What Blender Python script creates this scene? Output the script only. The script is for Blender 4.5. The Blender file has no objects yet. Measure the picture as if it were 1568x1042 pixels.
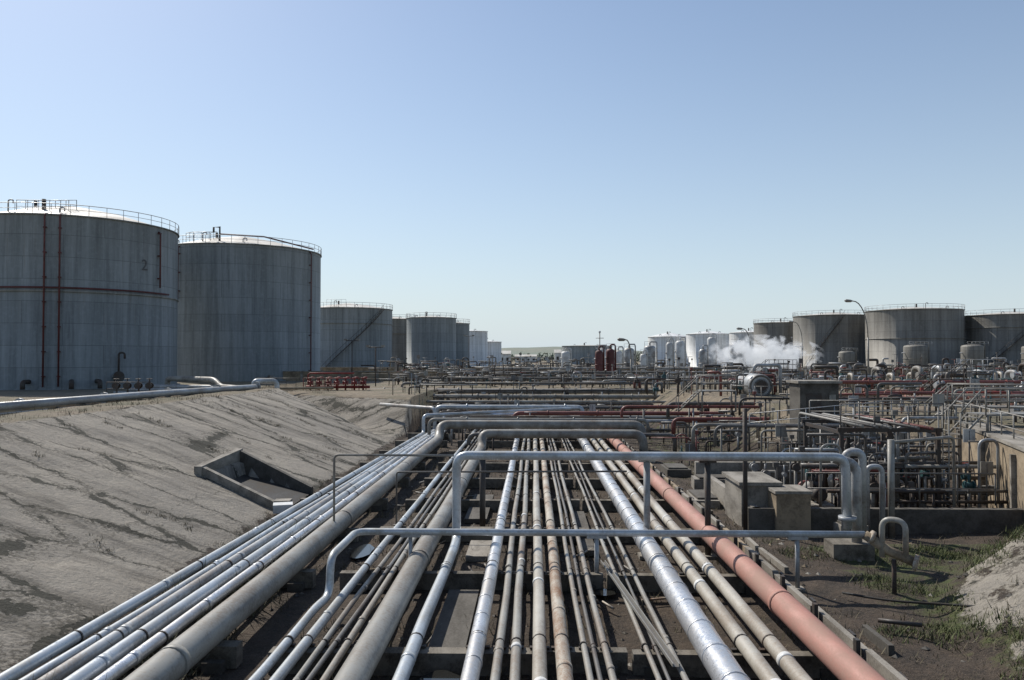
import bpy, math, random
from mathutils import Vector, noise, Matrix
R = random.Random(7)
S = bpy.context.scene
S.view_settings.view_transform='Standard'; S.view_settings.look='None'; S.view_settings.exposure=0

# ------------------------------------------------------------ materials
class N:
    def __init__(s, mat):
        s.t=mat.node_tree; s.n=s.t.nodes; s.l=s.t.links
    def new(s,t,**k):
        n=s.n.new(t)
        for a,b in k.items(): setattr(n,a,b)
        return n
    def set(s,sock,v):
        if isinstance(v,bpy.types.NodeSocket): s.l.new(v,sock)
        else:
            if isinstance(v,(tuple,list)) and len(v)==3 and sock.type=='RGBA': v=(*v,1)
            sock.default_value=v
    def noise(s,vec,scale,detail=4,rough=.6,dist=0):
        n=s.new('ShaderNodeTexNoise'); s.set(n.inputs['Vector'],vec)
        n.inputs['Scale'].default_value=scale;n.inputs['Detail'].default_value=detail
        n.inputs['Roughness'].default_value=rough;n.inputs['Distortion'].default_value=dist
        return n.outputs['Fac']
    def mapr(s,v,a,b,c=0,d=1):
        n=s.new('ShaderNodeMapRange'); s.set(n.inputs[0],v)
        for i,q in enumerate((a,b,c,d)): n.inputs[i+1].default_value=q
        return n.outputs[0]
    def mix(s,f,a,b,mode='MIX'):
        n=s.new('ShaderNodeMix',data_type='RGBA',blend_type=mode)
        s.set(n.inputs[0],f); s.set(n.inputs[6],a); s.set(n.inputs[7],b)
        return n.outputs[2]
    def math(s,op,a,b=0,c=None):
        n=s.new('ShaderNodeMath',operation=op); s.set(n.inputs[0],a); s.set(n.inputs[1],b)
        if c is not None: s.set(n.inputs[2],c)
        return n.outputs[0]
    def scale(s,vec,sc):
        n=s.new('ShaderNodeVectorMath',operation='MULTIPLY'); s.set(n.inputs[0],vec); n.inputs[1].default_value=sc
        return n.outputs[0]
    def bump(s,h,st,d=.02):
        n=s.new('ShaderNodeBump'); n.inputs['Strength'].default_value=st; n.inputs['Distance'].default_value=d
        s.set(n.inputs['Height'],h); return n.outputs[0]
MATS={}
def newmat(name):
    m=bpy.data.materials.new(name); m.use_nodes=True; MATS[name]=m
    k=N(m); return m,k,m.node_tree.nodes['Principled BSDF']

def paint(name,c,rough=.5,metal=0,stain=(.12,.09,.06),amt=.5,sc=1.0,bump=.15,lo=.46,hi=.64):
    m,k,b=newmat(name)
    g=k.new('ShaderNodeNewGeometry').outputs['Position']
    rnd=k.new('ShaderNodeObjectInfo').outputs['Random']
    v=k.scale(g,(1,.35,1))
    n1=k.noise(v,1.3*sc,5,.65); n2=k.noise(g,14*sc,4,.7)
    c2=tuple(x*.66 for x in c)
    col=k.mix(k.mapr(n1,.35,.65),c,c2)
    col=k.mix(k.mapr(rnd,0,1,0,.25),col,tuple(x*.6 for x in c))
    col=k.mix(k.mapr(k.math('ADD',k.math('MULTIPLY',n1,.6),k.math('MULTIPLY',n2,.4)),lo,hi,0,amt),col,stain)
    k.set(b.inputs['Base Color'],col)
    k.set(b.inputs['Roughness'],k.mapr(k.math('ADD',k.math('MULTIPLY',n1,.5),k.math('MULTIPLY',n2,.5)),.38,.62,max(.05,rough-.12),min(1,rough+.25)))
    b.inputs['Metallic'].default_value=metal
    k.set(b.inputs['Normal'],k.bump(n2,bump,.01))
    return m
paint('aluminium_cladding',(.72,.73,.75),.33,.65,(.32,.30,.27),.7,1.0,.45)
paint('galvanised',(.41,.425,.43),.45,.3,(.17,.13,.10),.7)
paint('grey_pipe',(.28,.27,.24),.47,0,(.13,.095,.068),.75)
paint('dark_pipe',(.13,.125,.115),.5,0,(.07,.045,.032),.7)
paint('cream_pipe',(.47,.44,.375),.40,0,(.19,.14,.095),.75)
paint('cream_pipe_b',(.33,.315,.275),.44,0,(.16,.11,.075),.8)
paint('rusty_pipe',(.43,.39,.32),.6,0,(.19,.08,.028),1.0,1.8)
paint('pink_pipe',(.44,.215,.165),.6,0,(.30,.19,.145),.85,1.5,.3)
paint('blue_pipe',(.53,.57,.60),.38,.35,(.25,.24,.21),.75)
paint('red_paint',(.26,.035,.028),.5,0,(.10,.03,.02),.5)
paint('dark_red_paint',(.12,.03,.028),.55,0,(.06,.03,.02),.5)
paint('brown_red_pipe',(.21,.062,.05),.5,0,(.10,.04,.03),.6)
paint('steel_dark',(.055,.05,.045),.6,.1,(.09,.045,.025),.6)
paint('teal_paint',(.03,.10,.11),.45,0,(.05,.04,.03),.4)
paint('number_paint',(.08,.08,.08),.6,0,(.2,.2,.2),.6)
paint('white_paint',(.68,.69,.68),.45,0,(.35,.31,.26),.5,.6)
paint('concrete',(.30,.275,.235),.9,0,(.095,.082,.065),.9,1.4,.5)
paint('concrete_sleeper',(.19,.168,.135),.9,0,(.05,.042,.03),.95,2.0,.5)
paint('concrete_tan',(.33,.26,.175),.9,0,(.12,.09,.062),.9,1.0,.5)
paint('concrete_dark',(.11,.10,.085),.9,0,(.04,.035,.028),.8,1.2,.5)
paint('rubber_and_pit_shade',(.02,.02,.02),.8)
paint('hill_green',(.16,.19,.15),.95,0,(.24,.24,.19),.9,.012,0)  # pale green with the distance haze mixed into the colour

def tankmat(name,c,dark,r,line=.35):
    m,k,b=newmat(name)
    tc=k.new('ShaderNodeTexCoord').outputs['Object']; rnd=k.new('ShaderNodeObjectInfo').outputs['Random']
    sp=k.new('ShaderNodeSeparateXYZ'); k.set(sp.inputs[0],tc)
    a=k.math('MULTIPLY',k.math('ARCTAN2',sp.outputs[1],sp.outputs[0]),r)
    a=k.math('ADD',a,k.math('MULTIPLY',rnd,37.0))
    cb=k.new('ShaderNodeCombineXYZ'); k.set(cb.inputs[0],a); k.set(cb.inputs[1],sp.outputs[2])
    br=k.new('ShaderNodeTexBrick'); k.set(br.inputs['Vector'],cb.outputs[0])
    br.inputs['Scale'].default_value=1; br.inputs['Brick Width'].default_value=7.5; br.inputs['Row Height'].default_value=2.15
    br.inputs['Mortar Size'].default_value=.035; br.inputs['Mortar Smooth'].default_value=.6
    br.inputs['Color1'].default_value=(.40,.40,.40,1);br.inputs['Color2'].default_value=(.60,.60,.60,1)
    cz=k.new('ShaderNodeCombineXYZ'); k.set(cz.inputs[0],a); k.set(cz.inputs[1],k.math('MULTIPLY',sp.outputs[2],.04))
    st=k.noise(cz.outputs[0],1.3,6,.75); st2=k.noise(cz.outputs[0],.3,4,.6); st3=k.noise(cz.outputs[0],4.5,3,.6)
    fine=k.noise(tc,2.5,6,.7)
    col=k.mix(k.mapr(st2,.35,.65),c,dark)
    col=k.mix(.4,col,br.outputs['Color'],'OVERLAY')
    col=k.mix(k.mapr(st,.47,.66,0,.75),col,tuple(x*.5 for x in dark))
    col=k.mix(k.mapr(st,.45,.30,0,.5),col,tuple(x*1.4 for x in c))
    col=k.mix(k.mapr(st3,.58,.72,0,.4),col,(c[0]*.75,c[1]*.62,c[2]*.5))
    col=k.mix(k.mapr(fine,.5,.8,0,.4),col,tuple(x*1.35 for x in c))
    col=k.mix(k.math('MULTIPLY',br.outputs['Fac'],line),col,tuple(x*.5 for x in dark))
    k.set(b.inputs['Base Color'],col); b.inputs['Roughness'].default_value=.62; b.inputs['Metallic'].default_value=.1
    k.set(b.inputs['Normal'],k.bump(k.math('ADD',fine,k.math('MULTIPLY',br.outputs['Fac'],.6)),.3,.03))
    return m
tankmat('tank_grey',(.26,.275,.268),(.185,.20,.192),11)
tankmat('tank_brown',(.23,.22,.195),(.14,.13,.11),10,.5)
tankmat('tank_white',(.72,.73,.72),(.60,.60,.58),7,.15)
paint('roof_pale',(.60,.58,.53),.6,.1,(.35,.31,.25),.5,.3)

def groundmat():
    m,k,b=newmat('ground')
    g=k.new('ShaderNodeNewGeometry').outputs['Position']
    at=k.new('ShaderNodeAttribute',attribute_name='zone'); sp=k.new('ShaderNodeSeparateColor'); k.set(sp.inputs[0],at.outputs['Color'])
    nL=k.noise(g,.25,4,.6); nM=k.noise(g,1.4,6,.7,.3); nF=k.noise(g,9,5,.75); nG=k.noise(g,35,3,.7)
    soil=k.mix(k.mapr(nM,.35,.68),(.022,.016,.011),(.075,.053,.036))
    soil=k.mix(k.mapr(nF,.5,.75,0,.7),soil,(.115,.086,.06))
    soil=k.mix(k.mapr(nG,.58,.70,0,.7),soil,(.22,.18,.13))
    grassf=k.mapr(k.math('ADD',k.math('MULTIPLY',nM,.7),k.math('MULTIPLY',sp.outputs[2],.45)),.62,.72)
    green=k.mix(k.mapr(nF,.3,.7),(.030,.042,.010),(.080,.092,.026))
    soil=k.mix(k.math('MULTIPLY',grassf,k.mapr(sp.outputs[2],.1,.6)),soil,green)
    con=k.mix(k.mapr(nM,.3,.7),(.345,.31,.255),(.25,.225,.188))
    con=k.mix(k.mapr(nL,.4,.65,0,.6),con,(.185,.17,.148))
    con=k.mix(k.mapr(nF,.46,.74,0,.65),con,(.135,.12,.10))
    con=k.mix(k.mapr(nG,.5,.8,0,.4),con,(.43,.39,.33))
    vs_=k.noise(k.scale(g,(.24,1.5,.5)),.8,6,.72)
    con=k.mix(k.mapr(vs_,.49,.63,0,.72),con,(.10,.088,.07))
    dn=k.new('ShaderNodeTexNoise'); k.set(dn.inputs['Vector'],g); dn.inputs['Scale'].default_value=1.1; dn.inputs['Detail'].default_value=6; dn.inputs['Roughness'].default_value=.68
    off=k.new('ShaderNodeVectorMath',operation='MULTIPLY_ADD'); k.set(off.inputs[0],dn.outputs['Color']); off.inputs[1].default_value=(1.2,1.2,1.2); k.set(off.inputs[2],g)
    vv=k.scale(off.outputs[0],(.12,.38,.0))
    vo=k.new('ShaderNodeTexVoronoi',feature='DISTANCE_TO_EDGE'); k.set(vo.inputs['Vector'],vv); vo.inputs['Scale'].default_value=1.0
    wid=k.mapr(k.noise(g,.8,4,.7),.43,.66,-.002,.042)
    crack=k.math('LESS_THAN',vo.outputs['Distance'],wid)
    blot=k.mapr(k.math('SUBTRACT',k.mapr(nF,.33,.68),k.math('MULTIPLY',vo.outputs['Distance'],7)),.06,.5,0,.8)
    con=k.mix(blot,con,(.07,.062,.046))
    con=k.mix(k.math('MULTIPLY',crack,.9),con,(.022,.021,.012))
    sz=k.new('ShaderNodeSeparateXYZ'); k.set(sz.inputs[0],off.outputs[0])
    jt=k.math('LESS_THAN',k.math('PINGPONG',k.math('ADD',sz.outputs[0],.3),1.85),.022)
    con=k.mix(k.math('MULTIPLY',jt,k.mapr(nM,.4,.55,0,.65)),con,(.05,.045,.03))
    sand=k.mix(k.mapr(nM,.3,.7),(.25,.20,.14),(.125,.103,.073))
    sand=k.mix(k.mapr(nL,.45,.62,0,.6),sand,(.08,.085,.045))
    sand=k.mix(k.mapr(nF,.5,.8,0,.5),sand,(.30,.25,.185))
    brk=k.mapr(nM,.38,.6,-.25,.25)
    fr=k.mapr(k.math('ADD',sp.outputs[0],brk),.42,.55)
    fg=k.mapr(k.math('ADD',sp.outputs[1],brk),.35,.65)
    col=k.mix(fg,soil,sand); col=k.mix(fr,col,con)
    k.set(b.inputs['Base Color'],col); b.inputs['Roughness'].default_value=.95
    h=k.math('ADD',k.math('MULTIPLY',nM,1.0),k.math('MULTIPLY',nF,.6)); h=k.math('SUBTRACT',h,k.math('MULTIPLY',k.math('MULTIPLY',crack,sp.outputs[0]),.5))
    k.set(b.inputs['Normal'],k.bump(h,.9,.15))
groundmat()
def leafmat(name,c1,c2):
    m,k,b=newmat(name)
    g=k.new('ShaderNodeNewGeometry').outputs['Position']
    k.set(b.inputs['Base Color'],k.mix(k.mapr(k.noise(g,2.2,3),.35,.65),c1,c2)); b.inputs['Roughness'].default_value=.8
leafmat('dry_weed',(.075,.065,.035),(.15,.125,.075)); leafmat('green_weed',(.045,.062,.016),(.10,.112,.032)); leafmat('tree_leaf',(.07,.085,.06),(.11,.13,.09)); leafmat('pale_weed',(.10,.105,.065),(.17,.16,.10))
m,k,b=newmat('water'); b.inputs['Base Color'].default_value=(.02,.02,.018,1); b.inputs['Roughness'].default_value=.05

# ------------------------------------------------------------ mesh builder
class B:
    def __init__(s): s.v=[];s.f=[];s.m=[];s.sm=[];s.mats=[]
    def mi(s,m):
        if m not in s.mats: s.mats.append(m)
        return s.mats.index(m)
    def add(s,vs,fs,mat,smooth=False):
        o=len(s.v); s.v+=[tuple(v) for v in vs]; i=s.mi(mat)
        for f in fs: s.f.append([o+q for q in f]); s.m.append(i); s.sm.append(smooth)
    def box(s,c,d,mat,rz=0):
        hx,hy,hz=d[0]/2,d[1]/2,d[2]/2; ca,sa=math.cos(rz),math.sin(rz); vs=[]
        for z in(-hz,hz):
            for x,y in((-hx,-hy),(hx,-hy),(hx,hy),(-hx,hy)):
                vs.append((c[0]+x*ca-y*sa,c[1]+x*sa+y*ca,c[2]+z))
        s.add(vs,[(3,2,1,0),(4,5,6,7),(0,1,5,4),(1,2,6,5),(2,3,7,6),(3,0,4,7)],mat)
    def tube(s,pts,r,mat,seg=12,bend=0,rs=None):
        P=[Vector(p) for p in pts]
        if bend>0 and len(P)>2:
            Q=[P[0]]
            for i in range(1,len(P)-1):
                a,p,c=P[i-1],P[i],P[i+1]; d1=a-p;d2=c-p
                t=min(bend,d1.length*.45,d2.length*.45); A=p+d1.normalized()*t;C=p+d2.normalized()*t
                for j in range(7):
                    u=j/6; Q.append(A*(1-u)**2+p*2*u*(1-u)+C*u*u)
            Q.append(P[-1]); P=Q
        n=len(P); vs=[];up=None
        for i in range(n):
            if i==0:t=P[1]-P[0]
            elif i==n-1:t=P[-1]-P[-2]
            else:t=(P[i+1]-P[i]).normalized()+(P[i]-P[i-1]).normalized()
            t.normalize()
            if up is None:
                up=Vector((0,0,1)) if abs(t.z)<.9 else Vector((1,0,0))
            up=(up-t*up.dot(t)).normalized(); sd=t.cross(up); rr=rs[i] if rs else r
            for j in range(seg):
                a=2*math.pi*j/seg; vs.append(P[i]+(up*math.cos(a)+sd*math.sin(a))*rr)
        fs=[]
        for i in range(n-1):
            for j in range(seg):
                k2=(j+1)%seg; fs.append((i*seg+j,i*seg+k2,(i+1)*seg+k2,(i+1)*seg+j))
        s.add(vs,fs,mat,True)
        o=len(s.v)-n*seg; i=s.mi(mat)
        for f in ([o+j for j in range(seg)][::-1],[o+(n-1)*seg+j for j in range(seg)]):
            s.f.append(f);s.m.append(i);s.sm.append(False)
    def lathe(s,c,prof,mat,seg=24,cap=True):
        vs=[];n=len(prof)
        for r,z in prof:
            for j in range(seg):
                a=2*math.pi*j/seg; vs.append((c[0]+r*math.cos(a),c[1]+r*math.sin(a),c[2]+z))
        fs=[(i*seg+j,i*seg+(j+1)%seg,(i+1)*seg+(j+1)%seg,(i+1)*seg+j) for i in range(n-1) for j in range(seg)]
        s.add(vs,fs,mat,True)
    def torus(s,c,R_,r,mat,axis='z',seg=14):
        pts=[]
        for j in range(seg+1):
            a=2*math.pi*j/seg
            u,w=R_*math.cos(a),R_*math.sin(a)
            pts.append({'z':(c[0]+u,c[1]+w,c[2]),'y':(c[0]+u,c[1],c[2]+w),'x':(c[0],c[1]+u,c[2]+w)}[axis])
        s.tube(pts,r,mat,5)
    def ring(s,p,d,r,w,mat,seg=14):
        p=Vector(p);d=Vector(d).normalized()*w/2; s.tube([p-d,p+d],r,mat,seg)
    def rail(s,pts,h,mat,sp=1.5,r=.025,mid=True):
        for a,b2 in zip(pts[:-1],pts[1:]):
            a=Vector(a);b2=Vector(b2);L=(b2-a).length;n=max(1,round(L/sp)); up=Vector((0,0,h))
            for i in range(n+1):
                q=a.lerp(b2,i/n); s.tube([q,q+up],r,mat,5)
            s.tube([a+up,b2+up],r,mat,5)
            if mid: s.tube([a+up*.52,b2+up*.52],r*.8,mat,5)
    def valve(s,p,r,mat,wheel='dark_red_paint',h=.6,axis='y'):
        p=Vector(p); d=Vector((0,1,0)) if axis=='y' else Vector((1,0,0))
        for o in(-1.6*r,1.6*r): s.ring(p+d*o,d,r*1.7,r*.5,mat,12)
        s.tube([p-d*1.5*r,p-d*.5*r,p+d*.5*r,p+d*1.5*r],r,mat,10,rs=[r,r*1.35,r*1.35,r])
        s.tube([p,p+Vector((0,0,h*.7))],r*.55,mat,8); s.tube([p+Vector((0,0,h*.6)),p+Vector((0,0,h))],r*.18,'steel_dark',6)
        s.torus(p+Vector((0,0,h*.9)),r*1.5,r*.16,wheel,'z',12)
        for a in(0,math.pi/2):
            q=Vector((math.cos(a),math.sin(a),0))*r*1.5; s.tube([p+Vector((0,0,h*.9))-q,p+Vector((0,0,h*.9))+q],r*.1,wheel,4)
    def goose(s,x,y,z,h,w,r,mat,dx=1,dy=0,drop=.5):
        s.tube([(x,y,z),(x,y,z+h),(x+w*dx,y+w*dy,z+h),(x+w*dx,y+w*dy,z+h-drop)],r,mat,10,bend=w*.5)
    def obj(s,name,loc=(0,0,0)):
        me=bpy.data.meshes.new(name); me.from_pydata(s.v,[],s.f); 
        for m in s.mats: me.materials.append(MATS[m])
        me.polygons.foreach_set('material_index',s.m); me.polygons.foreach_set('use_smooth',s.sm); me.update()
        o=bpy.data.objects.new(name,me); o.location=loc; S.collection.objects.link(o); return o

# ------------------------------------------------------------ terrain
def ss(a,b,t):
    t=max(0,min(1,(t-a)/(b-a))); return t*t*(3-2*t)
def li(t,pts):
    if t<=pts[0][0]: return pts[0][1]
    for (a,x),(b2,y) in zip(pts[:-1],pts[1:]):
        if t<=b2: return x+(y-x)*(t-a)/(b2-a)
    return pts[-1][1]
PL=2.7
def toe_r(y): return li(y,[(0,8.0),(15,8.2),(18,8.9),(21,10.3),(24,13),(26.5,16.6),(38,20.3),(39.5,20),(46,13),(60,11),(72,8.5)])
def terr(x,y):
    """height, zone(concrete,sand,green)"""
    nz=noise.noise(Vector((x*.35,y*.35,0)))*.10+noise.noise(Vector((x*1.3,y*1.3,4)))*.05+noise.noise(Vector((x*3,y*3,4)))*.02
    back=PL*ss(72,86,y)
    if x<-9.5:
        u=-9.5-x
        zl=min(3.5,u*.35)
        if u>13: zl=3.5-.8*ss(13,15.5,u)
        ye=54+min(u,12)*.65
        s=y-ye; con=1.; sand=0.
        if u>13.5: return zl+nz*.4,(.0,1,.15)
        if u>9.6: con=1-ss(9.6,10.4,u)*.9; sand=1-con
        if s>0:
            z=max(.4,zl-s*.8)
            z2=.4+2.3*ss(4,9.5,s); z=max(z,z2) if s>3 else z
            return max(z,back)+nz*.4,(1-ss(8,9,s),ss(8,9,s),.2)
        con*= ss(-.1,.5,u+nz*3)
        if -13.0<x<-9.6 and 30.5<y-(x+9.7)*-.35<34.0 : zl-=.75
        step=.05*(int(math.floor((y+u*.12+noise.noise(Vector((x*.5,y*.5,1))))/3.3))%3)
        return zl+nz*.7+step*(u<9.3),(con,sand,.2)
    if x<=7:
        return max(0,back)+nz*.6,(0,ss(76,84,y),.15)
    t=toe_r(y)+noise.noise(Vector((y*.4,2,1)))*(.7 if y<25 or y>40 else 0)
    top=PL if y>26.5 else 1.6
    w=.6 if 26.5<y<39 else (4.2 if y>39 else 3.2)
    f=ss(0,1,(x-t)/w) if w<1 else max(0,min(1,(x-t)/w))
    z=max(top*f,back)
    if y<26:
        q=noise.noise(Vector((x*.8,y*.8,9)))
        z+=ss(7,9,x)*q*.30*(.5+f)+ (.30 if noise.noise(Vector((x*.55,y*.9,2)))>.05 else 0)*f
    sand=max(ss(.15,.6,f),ss(76,84,y)); con=0.
    green=.3
    if y<26:
        rock=noise.noise(Vector((x*.45,y*.75,31)))
        con=ss(.03,.3,f)*(.58+rock*.8 if y>15 else .3); sand=.55*f; green=.6*ss(7.6,9.2,x)+.12
    elif y>39: con=.35*f*(1-f)*4; green=.6
    return z+nz*1.0,(max(0,con),sand,green)
def axis(lo,hi,st,far):
    a=[lo+i*st for i in range(int(round((hi-lo)/st))+1)]
    d=st;x=hi;up=[]
    while x<far: d*=1.35; x+=d; up.append(x)
    d=st;x=lo;dn=[]
    while x>-far: d*=1.35; x-=d; dn.append(x)
    return dn[::-1]+a+up
xs=axis(-32,32,.25,5000); ys=axis(-4,92,.30,6000)
vs=[];zs=[]
for y in ys:
    for x in xs:
        if x<-40 or x>60 or y>150 or y<-10: z,zn=PL if not(y<-10 and abs(x)<9) else 0,(0,1,.3)
        else: z,zn=terr(x,y)
        vs.append((x,y,z)); zs+= [*zn,1.0]
nx=len(xs); fs=[(j*nx+i,j*nx+i+1,(j+1)*nx+i+1,(j+1)*nx+i) for j in range(len(ys)-1) for i in range(nx-1)]
me=bpy.data.meshes.new('ground'); me.from_pydata(vs,[],fs); me.materials.append(MATS['ground'])
ca=me.color_attributes.new('zone','FLOAT_COLOR','POINT'); ca.data.foreach_set('color',zs)
me.polygons.foreach_set('use_smooth',[True]*len(fs)); me.update()
S.collection.objects.link(bpy.data.objects.new('ground',me))
def gz(x,y): return terr(x,y)[0]

# ------------------------------------------------------------ long pipelines
Z0=.45
def pipeline(xn,xf,r,mat,y0=-6,y1=62,band=None,bmat=None,tail=None,name='pipeline'):
    b=B(); X=lambda y: xn+(xf-xn)*(y-13)/41
    z=Z0+r; pts=[(X(y0),y0,z)]
    n=14
    ph=R.random()*6
    for i in range(1,n+1):
        y=y0+(y1-y0)*i/n; pts.append((X(y)+(.025 if r<.1 else .012)*math.sin(i*1.7+ph),y,z+(.012*math.sin(i*2.3+ph) if r<.1 else 0)))
    if tail: pts+=tail
    b.tube(pts,r,mat,18 if r>.1 else 10,bend=max(.35,r*2.2) if tail else 0)
    if band:
        y=y0+R.random()*band
        while y<y1-1:
            b.ring((X(y),y,z),(xf-xn,41,0),r*1.035+.004,.07 if band<2 else .16,bmat or mat,18 if r>.1 else 10); y+=band*(.96+R.random()*.08)
    for i in range(13):
        y=-.5+i*5.25
        if y<y1 and r<.2: b.box((X(y),y,Z0+.01),(r*2.9,.10,.03),'steel_dark'); b.ring((X(y),y,z),(xf-xn,41,0),r+.012,.045,'steel_dark',12)
    return b.obj(name)
al='aluminium_cladding'
pipeline(-8.9,-7.8,.12,'blue_pipe',band=6,y1=55,tail=[(-7.8,56,.57),(-7.8,56,1.8),(3.8,65,1.74),(3.8,65,.6)])
pipeline(-8.5,-7.5,.09,'blue_pipe',band=5.2,y1=58)
pipeline(-8.1,-7.22,.13,'galvanised',band=6,y1=57,tail=[(-7.2,57.5,.6),(-7.2,57.5,2.2),(-12,62,2.2)])
pipeline(-7.62,-6.98,.14,'blue_pipe',band=6,y1=56)
pipeline(-7.2,-6.72,.12,al,band=3,y1=58,tail=[(-6.7,59,.57),(-6.7,59,1.6),(6,61,1.6)])
pipeline(-6.82,-6.5,.07,'blue_pipe',y1=58)
pipeline(-6.2,-6.0,.29,'grey_pipe',y1=48,band=12,tail=[(-6,50,.74),(-6.0,51,1.6),(6.8,51,1.6),(6.9,51,.3)])
pipeline(-4.72,-4.6,.09,'blue_pipe',y1=17.2,band=5,tail=[(-4.66,18.1,.54),(-4.66,18.2,1.40),(-4.6,20.6,1.45),(8.4,20.6,1.45)])
pipeline(-4.35,-4.3,.10,'blue_pipe',band=5,y1=58)
for xn,xf,r,m_ in[(-4.02,-3.95,.06,'grey_pipe'),(-3.8,-3.74,.05,'dark_pipe'),(-3.58,-3.55,.07,'cream_pipe_b'),(-3.36,-3.4,.05,'grey_pipe')]:
    pipeline(xn,xf,r,m_,band=5.5)
pipeline(-2.98,-3.05,.26,'grey_pipe',y1=44,band=12,tail=[(-3.0,45.4,.71),(-3.0,46,1.5),(6.2,46,1.5),(6.3,46,.3)])
pipeline(-2.25,-2.3,.13,'blue_pipe',y1=22.6,band=6,tail=[(-2.3,23.6,.58),(-2.3,23.6,3.05),(9.2,23.9,3.0),(9.25,23.9,.9)])
pipeline(-1.07,-1.12,.155,al,band=1.2)
pipeline(-.66,-.66,.085,'cream_pipe_b',band=6); pipeline(-.34,-.36,.095,'cream_pipe_b',band=6,bmat='white_paint')
pipeline(.1,.06,.13,'cream_pipe',band=6,bmat='white_paint'); pipeline(.52,.48,.135,'rusty_pipe',band=3)
pipeline(.93,.86,.06,'cream_pipe_b',band=6); pipeline(1.12,1.02,.045,'dark_pipe',band=6); pipeline(1.34,1.22,.065,'cream_pipe_b',band=4)
pipeline(2.1,1.8,.05,'cream_pipe_b',band=5); pipeline(2.3,2.02,.035,'dark_pipe');pipeline(2.58,2.2,.055,'grey_pipe',band=5)
pipeline(3.2,3.0,.26,al,band=1.25)
pipeline(3.93,3.72,.145,'cream_pipe',band=6,bmat='white_paint'); pipeline(4.46,4.2,.145,'cream_pipe',band=6,bmat='white_paint')
pipeline(5.32,4.9,.27,'pink_pipe',band=6.5)
for i in range(13):
    y=-.5+i*5.25
    b=B()
    for x0,x1 in[(-9.1,-5.7),(-5.0,-.05),(.0,1.75),(1.85,5.9)]:
        b.box(((x0+x1)/2,y+R.uniform(-.12,.12),Z0/2+.005-R.uniform(0,.03)),(x1-x0,R.uniform(.24,.34),Z0-.03),'concrete_sleeper',R.uniform(-.015,.015))
        for q in(x0+.4,x1-.4): b.box((q,y,.09),(.4,.5,.2),'concrete_dark')
    b.obj('concrete_pipe_sleeper')
b=B(); X=lambda y:6.0-.5*(y-13)/41
y=-6
while y<62:
    L=2.6; t=.64+R.uniform(-.03,.03); j=R.uniform(-.03,.03); m_=R.choice(['concrete','concrete','concrete_tan'])
    b.box((X(y+L/2)+.08+j,y+L/2,t/2),(.13,L-.03,t),m_,.0122); y+=L
y=-4
while y<60:
    b.box((X(y)-.06,y,.52),(.08,.14,.56),'steel_dark'); b.box((X(y)+.20,y+.9,.48),(.06,.3,.28),'steel_dark'); y+=2.1
b.obj('concrete_kerb')
b=B(); y=6
while y<33:
    L=R.uniform(.7,2.4)
    if R.random()<.7: b.box((7.15-.03*(y-13)+R.uniform(-.05,.05),y+L/2,.03+R.uniform(-.05,.06)),(.12,L-.04,.36),R.choice(['concrete_sleeper','concrete_sleeper','concrete_dark','concrete']),R.uniform(-.04,.04))
    y+=L
b.obj('broken_edging')
for (x,y,w,d,m_) in[(-1.75,17.8,.75,4.2,'concrete_dark'),(-1.65,24.2,.7,2,'concrete'),(-2.1,31,.8,5,'concrete_dark'),(1.6,27,.5,6,'concrete_dark'),(-1.6,12.5,.8,2.2,'concrete_dark')]:
    b=B(); b.box((x,y,.10),(w,d,.16),m_); b.obj('concrete_slab')
b=B()
for (x,y,a,c) in[(-1.7,14.3,.35,.5),(-1.6,21,.3,.35),(1.75,13.6,.25,.5),(-5.3,13.5,.3,.8),(1.7,20,.3,.3),(-1.7,13.2,.3,.2),(-5.2,24,.3,.9)]:
    vsx=[(x+a*math.cos(t/14*6.283)*(1+.2*math.sin(t*2.1)),y+c*math.sin(t/14*6.283),.115+.08*(abs(x)<2 and y<15)) for t in range(14)]
    b.add(vsx,[tuple(range(14))],'water')
b.obj('puddles')
# cable channel lying beside the thin lines
b=B()
for o_ in(-.055,.055): b.add([(2.45+o_,14,.60),(2.47+o_,14,.60),(1.80+o_,21,.60),(1.78+o_,21,.60),(2.45+o_,14,.66),(2.47+o_,14,.66),(1.80+o_,21,.66),(1.78+o_,21,.66)],[(0,1,5,4),(1,2,6,5),(2,3,7,6),(3,0,4,7),(4,5,6,7)],'grey_pipe')
b.add([(2.40,14,.605),(2.52,14,.605),(1.85,21,.605),(1.73,21,.605)],[(0,1,2,3)],'dark_pipe')
b.obj('cable_channel')

def post(x,y,z0,z1,r,mat,name='pipe_support_post',arm=.5):
    b=B(); b.tube([(x,y,z0),(x,y,z1)],r,mat,10); b.box((x,y,z0+.05),(r*5,r*5,.1),'concrete'); b.box((x,y,z1),(arm,.16,.08),mat); b.obj(name)
post(3.35,23.9,.0,2.88,.1,'galvanised'); post(5.15,23.9,.0,2.86,.09,'steel_dark'); post(-1.75,27,0,2.6,.1,'steel_dark'); post(1.6,20.6,0,1.36,.06,'galvanised');post(6.7,20.6,0,1.36,.06,'galvanised');post(-3.2,20.6,0,1.36,.05,'galvanised')
b=B(); b.tube([(-6.05,24,.5),(-6.05,24,3.0),(-2.4,23.8,3.02)],.035,'grey_pipe',8,bend=.15); b.tube([(-4.5,26,.5),(-4.5,26,2.2),(3,26,2.25)],.03,'dark_pipe',6,bend=.1); b.obj('instrument_conduit')
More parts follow.
